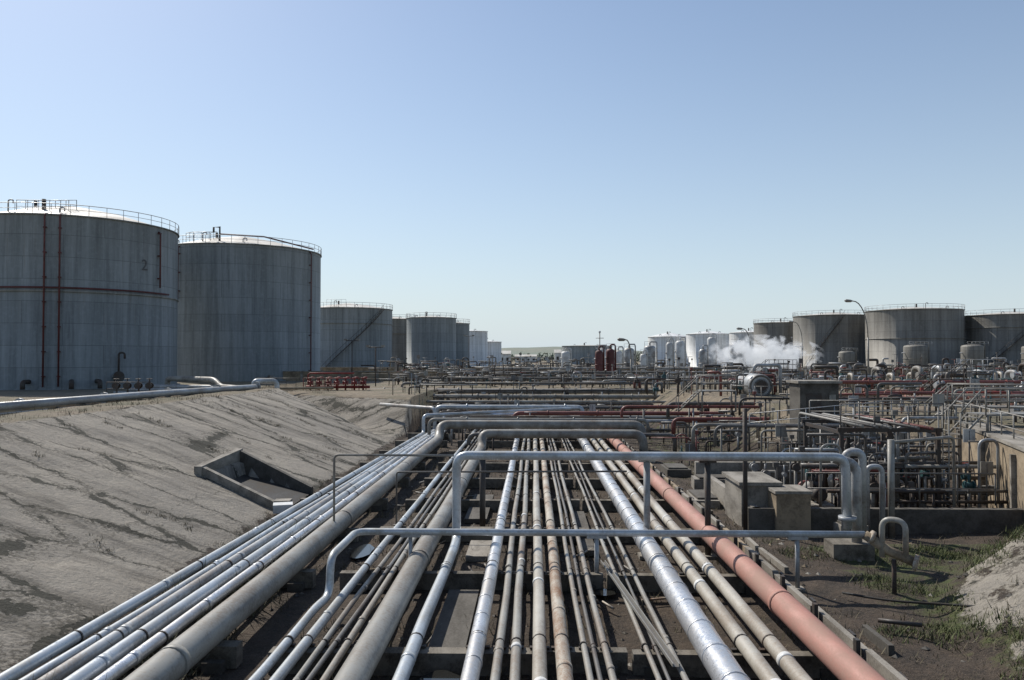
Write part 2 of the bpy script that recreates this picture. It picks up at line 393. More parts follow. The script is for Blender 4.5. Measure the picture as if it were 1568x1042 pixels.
def cross(y,z,x0,x1,r,mat,d0=True,d1=True,dy=0,name='crossing_pipeline'):
    b=B(); p=[(x0,y,z),(x1,y+dy,z)]
    if d0: p=[(x0,y,z-1.0)]+p
    if d1: p=p+[(x1,y+dy,z-1.0)]
    b.tube(p,r,mat,12,bend=.5)
    x=x0+1.5
    while x<x1-1:
        b.tube([(x,y+dy*(x-x0)/(x1-x0),gz(x,y)-.2),(x,y+dy*(x-x0)/(x1-x0),z-r)],.06,R.choice(['galvanised','steel_dark','grey_pipe']),6)
        b.ring((x+1,y+dy*(x+1-x0)/(x1-x0),z),(1,0,0),r*1.5,.08,mat,12); x+=R.uniform(3.2,4.2)
    b.obj(name)
cross(48.6,1.2,-4,8.5,.12,'dark_pipe'); cross(53,1.75,-7,7.5,.12,'grey_pipe'); cross(55.5,1.2,-6.5,8,.08,'dark_pipe'); cross(58,1.55,-5,7,.07,'steel_dark')
cross(59,1.75,-1.5,18.4,.15,'brown_red_pipe'); cross(57,1.35,4,15.5,.12,'galvanised'); cross(63.5,1.1,-9,12,.16,'grey_pipe'); cross(55,2.5,6,21,.1,'brown_red_pipe')
cross(65,1.8,-8,3.9,.2,'blue_pipe'); cross(66.5,1.3,-8,9,.1,'steel_dark'); cross(68,1.6,-10,14,.14,'dark_pipe'); cross(71,1.9,-12,13,.12,'cream_pipe_b'); cross(73,1.6,-9,11,.1,'dark_pipe')
cross(76,2.1,-16,14.5,.2,'grey_pipe'); cross(78,2.6,-10,16,.08,'steel_dark'); cross(80,2.45,-17.6,17.8,.26,'grey_pipe'); cross(84,3.1,-14,20,.14,'dark_pipe'); cross(88,3.5,-12,24,.12,'dark_pipe')
cross(57,2.6,9.5,21,.13,'dark_pipe'); cross(52,1.9,9,19,.12,'brown_red_pipe'); cross(43,2.3,8.5,19,.1,'grey_pipe');cross(40,2.5,9,18,.08,'dark_pipe')
cross(96,4.0,-10,22,.14,'dark_pipe'); cross(105,4.3,-6,26,.2,'grey_pipe'); cross(92,3.6,10,34,.1,'cream_pipe_b'); cross(47,3.5,12,24,.07,'steel_dark'); cross(50,3.4,17,30,.12,'pink_pipe'); cross(54,3.5,22,36,.12,'brown_red_pipe'); cross(64,3.9,24,44,.14,'brown_red_pipe')
b=B(); b.tube([(8.4,20.6,1.45),(8.9,20.4,1.1),(9.4,20.0,.9)],.12,'concrete_tan',12); b.ring((9.4,20,.9),(.8,-.5,-.2),.2,.1,'rusty_pipe')
b.tube([(9.2,20.1,.9),(9.2,20.1,1.9),(8.75,20.4,1.9),(8.75,20.4,.95)],.07,'cream_pipe_b',12,bend=.25)
b.tube([(9.0,20.3,-.1),(9.0,20.3,.9)],.06,'steel_dark',8); b.ring((8.55,20.55,1.4),(1,-.2,-.5),.17,.09,'rusty_pipe'); b.obj('gooseneck_vent_pipe')

# ------------------------------------------------------------ left slope culvert
b=B()
def wall(p0,p1,t,z0,za,zb,m_):
    (xa,ya),(xb,yb)=p0,p1; b.add([(xa,ya,z0),(xb,yb,z0),(xb,yb,zb),(xa,ya,za),(xa,ya+t,z0),(xb,yb+t,z0),(xb,yb+t,zb),(xa,ya+t,za)],[(0,1,2,3),(7,6,5,4),(3,2,6,7),(1,5,6,2),(0,3,7,4)],m_)
wall((-13.15,31.2),(-9.55,30.0),.28,-.3,1.62,.32,'concrete')
wall((-13.15,35.2),(-9.55,34.0),.28,-.3,1.80,.36,'concrete_dark')
b.add([(-13.4,31.1,.2),(-13.1,31.1,.2),(-13.1,35.55,.2),(-13.4,35.55,.2),(-13.4,31.1,1.64),(-13.1,31.1,1.64),(-13.1,35.55,1.83),(-13.4,35.55,1.83)],[(3,2,1,0),(4,5,6,7),(0,1,5,4),(1,2,6,5),(2,3,7,6),(3,0,4,7)],'concrete')
b.add([(-13.1,31.4,.75),(-9.6,30.2,.06),(-9.6,34.05,.08),(-13.1,35.25,.8)],[(0,1,2,3)],'rubber_and_pit_shade')  # black sheet over the culvert floor, painting in the shade of the recess
b.obj('concrete_culvert_headwall')
b=B(); b.box((-9.35,29.5,.35),(.7,.6,.3),'white_paint',.3); b.box((-9.6,30.3,.3),(.6,.5,.4),'concrete',.1); b.obj('concrete_block')

for x0,x1,z,r,m_ in[(-24.5,-20.9,3.75,.20,'galvanised'),(-26,-22.2,3.5,.16,'galvanised'),(-26.8,-23.4,3.2,.12,'blue_pipe')]:
    b=B(); pts=[(x0,26,z),(x0+(x1-x0)*.6,46,z),(x1,60,z-.1),(x1-3,68,z-.5),(x1-14,70,z-.5)]
    b.tube(pts,r,m_,12,bend=2); 
    for i in range(6):
        yy=28+i*6; xx=x0+(x1-x0)*.6*(yy-26)/20 if yy<46 else x0+(x1-x0)*(.6+.4*(yy-46)/14); b.box((xx,yy,z-r-.25),(.6,.3,.5),'concrete')
        b.ring((xx,yy+2,z),(.15,1,0),r*1.5,.14,m_,14)
    b.obj('bund_pipeline')
b=B()
b.tube([(-33,72,3.2),(-24,66,3.2),(-22,62,3.4),(-22,62,4.0),(-20.5,63,4.0),(-20.5,63,3.0)],.2,'blue_pipe',12,bend=.5)
b.tube([(-34,73,2.8),(-34,73,3.9),(-28,69,3.9),(-27,68,3.3),(-23,64,3.3)],.25,'grey_pipe',12,bend=.6)
for x in(-33.5,-32.6,-31.7,-30.8): b.tube([(x,63,2.7),(x,63,4.2)],.05,'steel_dark',6); b.valve((x,63,3.6),.14,'steel_dark','steel_dark',.6)
b.rail([(-34,62.5,2.8),(-30.5,62.5,2.8)],1.1,'steel_dark',.8); b.rail([(-26,74,2.8),(-19.5,74,2.8)],1.1,'steel_dark',.9); b.tube([(-26,70,3.1),(-18,71,3.1)],.12,'concrete_tan',10); b.obj('tank_inlet_pipework')

# ------------------------------------------------------------ storage tanks
def tank(x,y,r,z0,z1,mat,seg=96,cone=.9,rail=True,girder=(),red=(),roofmat='roof_pale',stair=None,name='storage_tank'):
    b=B(); h=z1-z0
    b.lathe((0,0,0),[(r+.35,-.4),(r+.35,.12),(r,.14),(r,h)],mat,seg)
    b.lathe((0,0,0),[(r+.03,h-.02),(r+.14,h-.02),(r+.14,h+.1),(r-.02,h+.1)],mat,seg)
    b.lathe((0,0,0),[(r-.02,h+.06),(r*.5,h+.06+cone*.62),(r*.12,h+.06+cone*.95),(.01,h+.06+cone)],roofmat,seg)
    for gzv,gw in girder: b.lathe((0,0,0),[(r+.003,gzv-.12),(r+gw,gzv-.1),(r+gw,gzv+.1),(r+.003,gzv+.12)],mat,seg)
    def P(a,rr,z): return (rr*math.cos(a),rr*math.sin(a),z)
    if rail:
        n=max(16,int(2*math.pi*r/1.6)); rr=r+.08
        for i in range(n):
            a=2*math.pi*i/n; b.tube([P(a,rr,h),P(a,rr,h+1.1)],.03,'galvanised',4)
        for zz,q in((1.1,.035),(.6,.025)):
            b.tube([P(2*math.pi*i/n,rr,h+zz) for i in range(n+1)],q,'galvanised',4)
    for a,z_a,z_b,m_ in red:
        a=math.radians(a); b.tube([P(a,r+.25,z_a),P(a,r+.25,z_b),P(a,r-.6,z_b+.15)],.085,m_,8,bend=.3)
        zz=z_a+1
        while zz<z_b: b.box(P(a,r+.12,zz),(.3,.3,.12),m_,a); zz+=2.4
    if stair:
        a0,a1=map(math.radians,stair); n=40; lo=[];hi=[]
        for i in range(n+1):
            t=i/n;a=a0+(a1-a0)*t;z=.1+(h-.1)*t; lo.append(P(a,r+.75,z));hi.append(P(a,r+.75,z+1.05))
            b.box(P(a,r+.4,z),(.75,.28,.05),'steel_dark',a)
            if i%3==0: b.tube([lo[-1],hi[-1]],.03,'steel_dark',4)
        b.tube(lo,.07,'steel_dark',4);b.tube(hi,.035,'steel_dark',4)
    b.tube([P(4.4,r*.45,h+.3),P(4.4,r*.45,h+cone*.6+.9)],.18,'steel_dark',8)
    for i in range(3):
        a=4.0+i*.55; b.goose(r*.85*math.cos(a),r*.85*math.sin(a),h,.5+cone*.2+.7*(i%2),.5,.07,'galvanised',1,0,.35)
    return b,h
def fin(b,x,y,z0): return b.obj('storage_tank',(x,y,z0))
b,h=tank(-50.3,85.5,10.5,PL,19.65,'tank_grey',128,2.5,girder=((9.6,.12),),red=((-73,.3,17.0,'dark_red_paint'),(-66,.3,17.0,'dark_red_paint'),(-11,10.5,16.4,'dark_red_paint')))
r=10.5
b.tube([(( r+.22)*math.cos(math.radians(a)),(r+.22)*math.sin(math.radians(a)),9.9) for a in range(-150,2,4)],.09,'dark_red_paint',8)
pl=[(-1,-8.2,h+.5),(3.2,-7.8,h+.5),(3.4,-5.4,h+1.0),(-1,-5.4,h+1.0),(-1,-8.2,h+.5)]
b.rail(pl,1.3,'galvanised',1.2,.035); b.tube([(1,-7,h+.3),(1.0,-7,h+2.1)],.2,'steel_dark',8)
a=math.radians(-38); d=Vector((math.cos(a),math.sin(a),0))
b.tube([d*10.4+Vector((0,0,1.2)),d*11+Vector((0,0,1.2))],.45,'tank_grey',16); b.tube([d*11+Vector((0,0,1.2)),d*11.12+Vector((0,0,1.2))],.55,'steel_dark',16)
b.goose((d*11).x,(d*11).y,1.4,2.2,.6,.1,'steel_dark',1,0,.6)
for a in(-60,-48,-80):
    a=math.radians(a); d=Vector((math.cos(a),math.sin(a),0)); b.tube([d*10.4+Vector((0,0,.8)),d*11.8+Vector((0,0,.8)),d*11.8+Vector((0,0,.1))],.22,'steel_dark',12,bend=.4)
t1=fin(b,-50.3,85.5,PL)
cu=bpy.data.curves.new('number','FONT'); cu.body='2'; cu.size=1.6; cu.extrude=.005
to=bpy.data.objects.new('number_marking',cu); S.collection.objects.link(to); cu.materials.append(MATS['number_paint'])
a=math.radians(-24); to.parent=t1; to.location=(10.53*math.cos(a)+.02,10.53*math.sin(a),12.2); to.rotation_euler=(math.pi/2,0,a+math.pi/2)
b,h=tank(-41.4,111,11,PL,20.3,'tank_grey',128,2.4,girder=(),red=((-112,10.6,17.3,'dark_red_paint'),(-15,.3,17.4,'dark_red_paint')))
b.rail([(-4,-8.6,h+.5),(-.8,-8.6,h+.5),(-.8,-6.4,h+1.0),(-4,-6.4,h+1.0),(-4,-8.6,h+.5)],1.2,'galvanised',1.1,.035)
b.goose(.6,-9,h+.2,2.2,-.8,.13,'steel_dark',1,0,.7)
b.tube([(.6,-9,h+1.5),(6,-7.8,h+1.3),(10.9,-2,h+.4)],.10,'dark_red_paint',8)
b.tube([(7.1,-8.5,.5),(8,-10,.5),(8,-10,.1)],.3,'grey_pipe',12,bend=.5)
fin(b,-41.4,111,PL)
b,h=tank(-39.8,170,9.2,PL,15.8,'tank_grey',64,1.4,girder=((10,.12),),stair=(-110,-30)); b.rail([(-3,-7,h+.3),(1,-7,h+.3)],1.5,'galvanised',1); fin(b,-39.8,170,PL)
b,h=tank(-36.5,208,5.6,PL,15.4,'tank_brown',48,.7,girder=((9,.15),)); fin(b,-36.5,208,PL)
b,h=tank(-24.6,190,5.9,PL,14.9,'tank_grey',48,.6); fin(b,-24.6,190,PL)
b,h=tank(-20.5,200,4.2,PL,14,'tank_grey',48,.5); fin(b,-20.5,200,PL)
b,h=tank(-18.6,228,5.2,PL,12.9,'tank_white',48,.5,rail=False,roofmat='tank_white'); fin(b,-18.6,228,PL)
b,h=tank(-15.0,262,4.2,PL,10.5,'tank_white',48,.5,rail=False,roofmat='tank_white'); fin(b,-15,262,PL)
b,h=tank(19.8,300,9.4,PL,9.6,'tank_grey',48,.4,rail=False); fin(b,19.8,300,PL)
b,h=tank(42,250,6.4,PL,11.8,'tank_white',48,1.3,rail=False,roofmat='tank_white'); fin(b,42,250,PL)
b,h=tank(52,240,6.4,PL,12.4,'tank_white',48,.9,rail=False,roofmat='tank_white'); fin(b,52,240,PL)
b,h=tank(60.5,226,5.4,PL,12.4,'tank_white',48,.7,rail=False,roofmat='tank_white'); fin(b,60.5,226,PL)
b,h=tank(66,215,7,PL,14.6,'tank_brown',48,.5); fin(b,66,215,PL)
b,h=tank(73.5,198,9.3,PL,15.6,'tank_brown',64,1.0,stair=(-150,-95)); fin(b,73.5,198,PL)
b,h=tank(84.6,180,9.9,PL,15.9,'tank_brown',64,.9,girder=((7,.08),)); fin(b,84.6,180,PL)
b,h=tank(104.5,178,9.4,PL,14.7,'tank_brown',64,.9,girder=((9.3,.1),),stair=(-150,-80)); fin(b,104.5,178,PL)

def vessel(x,y,r,z0,z1,mat,name='process_vessel',legs=True):
    b=B(); h=z1-z0
    b.lathe((0,0,0),[(.01,.5),(r*.6,.55),(r*.95,.8),(r,1.1),(r,h-.5),(r*.95,h-.25),(r*.6,h-.05),(.01,h)],mat,24)
    b.lathe((0,0,0),[(r*.9,0),(r*.9,.8)],mat,20)
    b.tube([(0,0,h-.1),(0,0,h+.5),(r*1.2,0,h+.5),(r*1.2,0,h*.3)],.1,mat,8,bend=.3)
    b.ring((0,0,h*.5),(0,0,1),r*1.04,.12,mat,24)
    for z in (h*.3,h*.7): b.tube([(0,0,z),(-r*1.25,-.2,z)],.1,'galvanised',8)
    b.rail([(-r,-r,h*.95),(r,-r,h*.95)],.8,'galvanised',.8); b.obj(name,(x,y,z0))
vessel(8.1,100,.5,3.0,6.7,'dark_red_paint');vessel(9.6,101,.55,3.0,6.9,'dark_red_paint')
for x,y,r,z in[(12.4,118,.6,6.8),(14.2,120,.8,7.2),(15.8,116,.5,6.3),(17.6,122,.9,7.6),(19.9,118,.5,8.0),(22,121,.7,8.3),(11,130,.7,7.2),(26.5,120,.6,8.8),(24.4,116,.6,7.0),(34,135,1.2,8.2),(5.5,140,.8,6.8)]:
    vessel(x,y,r,PL,z,R.choice(['white_paint','white_paint','galvanised']))
for x,y,r,z in[(75.5,160,2.2,8.2),(85.5,158,2.0,8.2),(96,155,2.5,8.0),(64,165,1.6,7),(48,150,1.6,7.2)]:
    vessel(x,y,r,PL,z,'tank_brown')
b=B()
b.tube([(0,0,0),(0,.25,0),(0,4.4,0),(0,4.9,0)],1,'galvanised',32,rs=[.85,1.0,1.0,.6]); b.torus((0,.02,0),.86,.1,'dark_pipe','y',28)
b.tube([(0,-.12,0),(0,.02,0)],.42,'steel_dark',20); b.torus((0,-.1,0),.5,.07,'dark_pipe','y',20)
for y in(1,3.6): b.box((0,y,-1.25),(1.4,.3,1.2),'concrete')
b.tube([(0,2,.9),(0,2,1.7),(2.2,2,1.7),(2.2,2,-1.5)],.15,'galvanised',10,bend=.4); b.obj('horizontal_drum',(18.6,66,3.5))

def lamp(x,y,z0,h,arm,name='street_lamp'):
    b=B(); b.tube([(0,0,0),(0,0,h*.55)],.11,'grey_pipe',10,rs=[.13,.10])
    n=8;pts=[(0,0,h*.55)]+[(arm*(1-math.cos(t/n*math.pi/2*.85)),0,h*.55+(h*.45)*math.sin(t/n*math.pi/2)) for t in range(1,n+1)]
    b.tube(pts,.07,'grey_pipe',8); e=pts[-1]; sg=1 if arm>0 else -1
    b.tube([e,(e[0]+sg*.25,0,e[2]),(e[0]+sg*.8,0,e[2]+.03),(e[0]+sg*1.0,0,e[2]+.03)],.16,'grey_pipe',10,rs=[.06,.17,.2,.08])
    b.box((0,0,.1),(.45,.45,.25),'concrete'); b.obj(name,(x,y,z0))
lamp(41.4,100,PL,10.1,-2.4); lamp(34.5,128,PL,7.6,-1.6);lamp(50,150,PL,9.6,-2.0);lamp(46,250,PL,9,-2);lamp(11.5,95,PL,5.2,-.8)
b=B(); b.tube([(0,0,0),(0,0,6.2)],.06,'grey_pipe',6); b.tube([(-.5,0,5.5),(.5,0,5.5)],.04,'grey_pipe',5); b.lathe((0,0,6.1),[(.01,0),(.14,.1),(.14,.25),(.01,.35)],'white_paint',10); b.obj('antenna_mast',(8.2,100,PL))
for x,y,h in((-23,100,5.2),(-12.3,150,7),( -17,85,4.2)):
    b=B(); b.tube([(0,0,0),(0,0,h)],.06,'steel_dark',6); b.tube([(-.8,0,h),(.8,0,h)],.05,'steel_dark',5)
    for s_ in(-.8,.8): b.box((s_,-.1,h+.12),(.4,.3,.22),'grey_pipe')
    b.obj('floodlight_pole',(x,y,PL))

b=B()
for i in range(7):
    x=-21.5+i*.85; b.tube([(x,76,PL),(x,76,3.9),(x+.4,76,3.9)],.09,'red_paint',8,bend=.2); b.valve((x,76,3.4),.13,'red_paint','red_paint',.55,'x')
b.rail([(-22,75.4,PL),(-16,75.4,PL)],1.15,'red_paint',.7,.04); b.tube([(-22,76.2,3.0),(-15.8,76.2,3.0)],.14,'red_paint',10)
b.tube([(-22,77,2.9),(-22,77,4.3),(-17.5,77,4.3)],.08,'red_paint',8,bend=.3); b.obj('fire_hydrant_manifold')

# ------------------------------------------------------------ mid-ground pipework
mm=['galvanised','grey_pipe','dark_pipe','dark_pipe','steel_dark','steel_dark','cream_pipe_b']
def manifold(x0,x1,y0,y1,n,seed,zf=None,hh=(.6,1.8),name='valve_manifold',rr=(.05,.13),mats=mm,wh='steel_dark',w=(.22,.34,.56,.84)):
    q=random.Random(seed); b=B()
    for i in range(n):
        x=q.uniform(x0,x1);y=q.uniform(y0,y1); z=(zf if zf is not None else gz(x,y)); h=q.uniform(*hh); r=q.uniform(*rr); m_=q.choice(mats); k_=q.random()
        if k_<w[0]: b.tube([(x,y,z-.1),(x,y,z+h),(x+q.uniform(.6,2.6)*q.choice((1,-1)),y,z+h)],r,m_,8,bend=.25)
        elif k_<w[1]: b.goose(x,y,z-.1,h,q.uniform(.5,1.1),r,m_,1,0,h*.8)
        elif k_<w[2]: b.tube([(x,y,z-.1),(x,y,z+h*.6)],r*.8,m_,8); b.valve((x,y,z+h*.6),r*1.2,q.choice(['steel_dark','teal_paint','galvanised']),q.choice([wh,'red_paint']),.45+r*2,q.choice('xy'))
        elif k_<w[3]:
            hp=h*q.uniform(.8,1.5); b.tube([(x,y,z-.1),(x,y,z+hp)],.035,m_,6)
            t_=q.random()
            if t_<.4: b.box((x,y,z+hp),(.22,.16,.2),m_)
            elif t_<.7: b.box((x,y,z+hp-.2),(.45,.06,.5),q.choice(['grey_pipe','galvanised','dark_pipe']))
            else: b.tube([(x-.4,y,z+hp),(x+.5,y,z+hp)],.03,m_,5)
        else:
            L=q.uniform(2,5); zz=z+h*.55; b.tube([(x,y,zz),(x+L,y,zz)],r,m_,8)
            for u in(.1,.9): b.tube([(x+L*u,y,z-.1),(x+L*u,y,zz)],.05,'steel_dark',5)
            b.ring((x+L*.5,y,zz),(1,0,0),r*1.7,.1,m_,10)
    b.obj(name)
manifold(-6.5,6.5,54,72,110,1,.05,rr=(.03,.09)); manifold(-12,8,66,80,140,2,rr=(.03,.09)); manifold(-16,14,84,100,200,3,rr=(.03,.1)); manifold(-22,20,100,130,260,4,PL,(1,2.6),rr=(.04,.12)); manifold(-28,40,130,170,180,5,PL,(1,3.2),rr=(.06,.16))
manifold(10,30,66,82,120,6,PL,(.8,2.2),rr=(.04,.13),mats=mm+['brown_red_pipe']); manifold(20,60,82,110,180,7,PL,(1,2.4),rr=(.06,.2),mats=mm+['brown_red_pipe']); manifold(8,18,42,60,80,8,rr=(.03,.09),mats=mm+['brown_red_pipe'])
manifold(30,56,62,82,80,9,PL,(.8,2.0),rr=(.06,.18)); manifold(55,95,110,150,100,10,PL,(1,3),rr=(.08,.24))
manifold(20,40,46,62,46,14,PL,(.5,1.2),rr=(.04,.1),mats=['red_paint','brown_red_pipe','pink_pipe','grey_pipe','dark_pipe'])
dk=['steel_dark','dark_pipe','dark_pipe','grey_pipe','galvanised']
manifold(9.8,15.2,28.5,37,62,11,.02,(1,3.2),rr=(.04,.11),name='pump_pit_pipework',mats=dk+['grey_pipe','brown_red_pipe']); manifold(12.5,17,30,38,85,12,.02,(1.2,3.4),rr=(.03,.08),mats=dk,name='pump_pit_pipework')
manifold(20,34,39,48,40,15,PL,(.7,1.9),rr=(.03,.08),mats=['steel_dark','dark_pipe','grey_pipe']); manifold(13,22,40,46,50,16,None,(.7,1.9),rr=(.03,.08),mats=dk)
b=B()
for x in(11.6,13.4,15.2):
    for y in(30.5,34.5): b.box((x,y,1.6),(.14,.14,3.3),'steel_dark')
for y in(30.5,34.5): b.box((13.4,y,3.2),(3.9,.12,.16),'steel_dark'); b.box((13.4,y,1.9),(3.9,.1,.12),'steel_dark')
for x in(11.6,13.4,15.2): b.box((x,32.5,3.1),(.1,4,.14),'steel_dark')
for i,xx in enumerate((12.0,12.5,13.0,14.0,14.5)): b.tube([(xx,29.5,3.42-.02*i),(xx,36.5,3.42-.02*i),(xx,36.5,1)],.06,['grey_pipe','dark_pipe','grey_pipe','dark_pipe','brown_red_pipe'][i],8,bend=.3)
b.rail([(11.5,30.3,3.3),(15.3,30.3,3.3)],.9,'dark_pipe',1.2,.025)
for i in range(14): b.tube([(15.45,30.2,.2+i*.25),(15.45,30.65,.2+i*.25)],.018,'grey_pipe',5)
for yy in(30.2,30.65): b.tube([(15.45,yy,0),(15.45,yy,4.1)],.028,'grey_pipe',5)
b.obj('pipe_rack_frame')
for x,y in((10.8,31),(12.6,33.2),(14.4,31.6)):
    b=B(); b.box((0,0,.2),(.9,1.5,.4),'concrete'); b.tube([(0,-.6,.75),(0,-.5,.75),(0,.25,.75),(0,.35,.75)],.28,'steel_dark',14,rs=[.2,.28,.28,.2]); b.lathe((0,.55,.75),[(.05,-.3),(.3,-.2),(.34,.1),(.2,.3),(.1,.35)],'grey_pipe',14)
    b.tube([(0,.55,1),(0,.55,1.9),(.8,.55,1.9)],.09,'grey_pipe',8,bend=.25); b.valve((0,.55,1.4),.1,'teal_paint','red_paint',.1,'x'); b.obj('pump_set',(x,y,0))
for i in range(9):
    x=30+i*3.4+R.uniform(-.6,.6);y=72+i*1.1+R.uniform(-1.5,1.5); b=B(); m_=R.choice(['grey_pipe','galvanised','steel_dark','white_paint'])
    b.box((0,0,.15),(1.8,1.2,.4),'concrete'); b.tube([(-.8,0,.8),(-.7,0,.8),(.3,0,.8),(.4,0,.8)],.4,R.choice(['teal_paint','steel_dark','grey_pipe']),16,rs=[.3,.4,.4,.28])
    for u in range(6): b.ring((-.6+u*.16,0,.8),(1,0,0),.44,.03,'teal_paint',14)
    b.tube([(.4,0,.8),(.9,0,.8)],.33,m_,14); hh=R.uniform(1.7,2.6); b.tube([(.8,0,.8),(.8,0,hh),(.8,1.5,hh),(.8,1.5,0)],.2,m_,12,bend=.6); b.valve((.8,0,1.5),.2,m_,'red_paint',.1,'x')
    b.tube([(-1.2,1,.1),(-1.2,1,1.6),(-1.2,2.2,1.6),(-1.2,2.2,.1)],.16,'cream_pipe',10,bend=.5); b.obj('pump_set',(x,y,PL))
def handrail(pts,h=1.1,m_='galvanised',sp=1.6,r=.03): b=B(); b.rail(pts,h,m_,sp,r); b.obj('handrail')
handrail([(13.5,39.5,PL),(20.5,39.5,PL),(17.0,27.2,PL)],1.1,'grey_pipe'); handrail([(11.5,43,1.9),(19,43,2.6)],1.0); handrail([(-10,74,1.6),(-2,74,1.4)],1.2,'steel_dark')
handrail([(17.4,27,PL),(30,28,PL)],1.1,'galvanised'); handrail([(19,44,PL),(34,50,PL),(50,60,PL)],1.0,'grey_pipe',2);handrail([(-9,82,2.6),(3,82,2.6),(3,90,2.6),(14,90,2.7)],1.2,'grey_pipe')
handrail([(-20,92,PL),(-4,92,PL)],1.2,'steel_dark');handrail([(4,78,2.0),(12,78,2.2)],1.3,'steel_dark'); handrail([(22,66,PL),(60,80,PL)],1.1,'steel_dark',2)
handrail([(9.5,28.2,.8),(16,28.2,.8)],1.1,'dark_pipe',1.4); handrail([(-6,70,.5),(6,70,.5)],1.1,'steel_dark',1.2)
def platform(x,y,z0,h,w,d,ang,m_='galvanised'):
    b=B(); b.box((0,0,h),(w,d,.08),m_)
    for sx in(-1,1):
        for sy in(-1,1): b.tube([(sx*w*.47,sy*d*.47,0),(sx*w*.47,sy*d*.47,h)],.06,m_,6)
    b.rail([(-w/2,-d/2,h),(w/2,-d/2,h),(w/2,d/2,h),(-w/2,d/2,h)],1.05,m_,1,.03)
    n=max(3,int(h/.2))
    for i in range(n): b.box((-w/2-.25*(n-i)+.1,0,h*(i+.5)/n),(.26,.8,.04),m_)
    for sy in(-.42,.42):
        b.tube([(-w/2-.25*n,sy,0),(-w/2,sy,h)],.05,m_,5); b.tube([(-w/2-.25*n,sy,1),(-w/2,sy,h+1.05)],.03,m_,5); b.tube([(-w/2-.25*n,sy,0),(-w/2-.25*n,sy,1)],.03,m_,5)
    o=b.obj('access_platform',(x,y,z0)); o.rotation_euler[2]=ang
platform(40.5,74,PL,1.9,2.2,1.4,.1); platform(22,38,PL,.9,4.5,1.2,-.3,'grey_pipe'); platform(27,88,PL,1.8,3,1.4,0,'steel_dark'); platform(12.5,55,2.2,1.4,2.4,1.3,0,'grey_pipe');platform(-3,90,PL,1.2,3,1.2,0,'steel_dark'); platform(19.6,33.5,PL,.9,3.2,1.2,.2,'grey_pipe'); platform(30,58,PL,1.6,2.6,1.3,0,'steel_dark')
b=B(); a=math.atan2(11.5,3.7); ux,uy=math.cos(a),math.sin(a)
b.box((18.75,32.8,1.2),(12.6,1.0,3.2),'concrete_tan',a); b.box((18.75,32.8,2.85),(12.7,1.12,.12),'concrete',a)
for t in(-4.8,0,4.8): b.box((18.75+ux*t-uy*.56,32.8+uy*t+ux*.56,1.1),(.2,.2,2.9),'concrete',a)
b.obj('retaining_wall')
b=B(); b.box((12.0,27.6,.3),(9.4,.3,1.0),'concrete_dark'); b.box((7.6,31.5,.35),(.25,8,.9),'concrete'); b.box((10.5,37.5,.45),(6,.3,1.2),'concrete'); b.obj('pit_wall')
b=B(); b.box((7.9,29.4,.7),(1.3,2.4,1.55),'concrete'); b.box((7.9,29.4,1.52),(1.5,2.6,.12),'concrete'); b.obj('concrete_chamber')
b=B(); b.box((8.75,27.9,.68),(1.15,1.3,1.35),'concrete_tan'); b.box((8.75,27.9,1.38),(1.25,1.4,.1),'concrete'); b.obj('concrete_chamber')
for x,y,w,d,h,m_ in[(6.9,33,1.0,2.4,.3,'concrete'),(9.3,40,2.4,1.0,.9,'concrete'),(8.2,36.5,2,1.2,.5,'concrete'),(7.2,41,1.2,2,.35,'concrete_dark'),(10.4,26.6,.9,.6,.5,'concrete')]:
    b=B(); b.box((x,y,h/2-.03),(w,d,h),m_,R.uniform(-.1,.1)); b.box((x,y,h+.0),(w*.8,d*.8,.1),'concrete_dark',0); b.obj('concrete_plinth')
b=B(); b.box((15.6,45,3.2),(2.1,1.8,2.6),'concrete_dark'); b.box((15.6,45,4.55),(2.4,2.1,.14),'concrete'); b.box((15.3,44.08,3.0),(.8,.05,1.9),'steel_dark'); b.box((15.6,45,1.6),(2.6,2.2,.8),'concrete'); b.box((16.3,44.06,3.7),(.35,.04,.35),'grey_pipe'); b.obj('electrical_kiosk')
b=B(); b.tube([(9.6,24.1,.0),(9.6,24.1,2.75),(8.9,24.1,2.95)],.15,'galvanised',12,bend=.3); b.ring((9.25,23.9,1.2),(0,0,1),.26,.12,'galvanised'); b.box((9.4,24.2,.2),(1.2,.8,.5),'concrete_sleeper'); 
b.goose(10.0,26,0,2.9,.55,.13,'galvanised',1,0,2.6); b.goose(11.1,27,0,2.3,.5,.09,'galvanised',1,0,2.2); b.obj('riser_pipes')
b=B(); b.tube([(11.9,27,-.1),(11.9,27,3.2)],.11,'grey_pipe',10); b.tube([(7.2,27.5,.0),(7.2,27.5,4.2)],.08,'steel_dark',10); b.tube([(11.9,27,3.1),(15,29,3.1),(15,29,0)],.06,'grey_pipe',8,bend=.3); b.obj('vent_stack')
for x,y,w,d in[(-8,104,50,.4),(15,128,80,.4),(60,118,60,.4),(-30,140,60,.4),(70,140,90,.4)]:
    b=B(); b.box((x,y,PL+.55),(w,d,1.3),'concrete_tan'); b.box((x,y,PL+1.24),(w,d+.16,.1),'concrete')
    for i in range(int(w/5)): b.box((x-w/2+2.5+i*5,y-.28,PL+.5),(.3,.2,1.2),'concrete')
    b.obj('bund_wall')
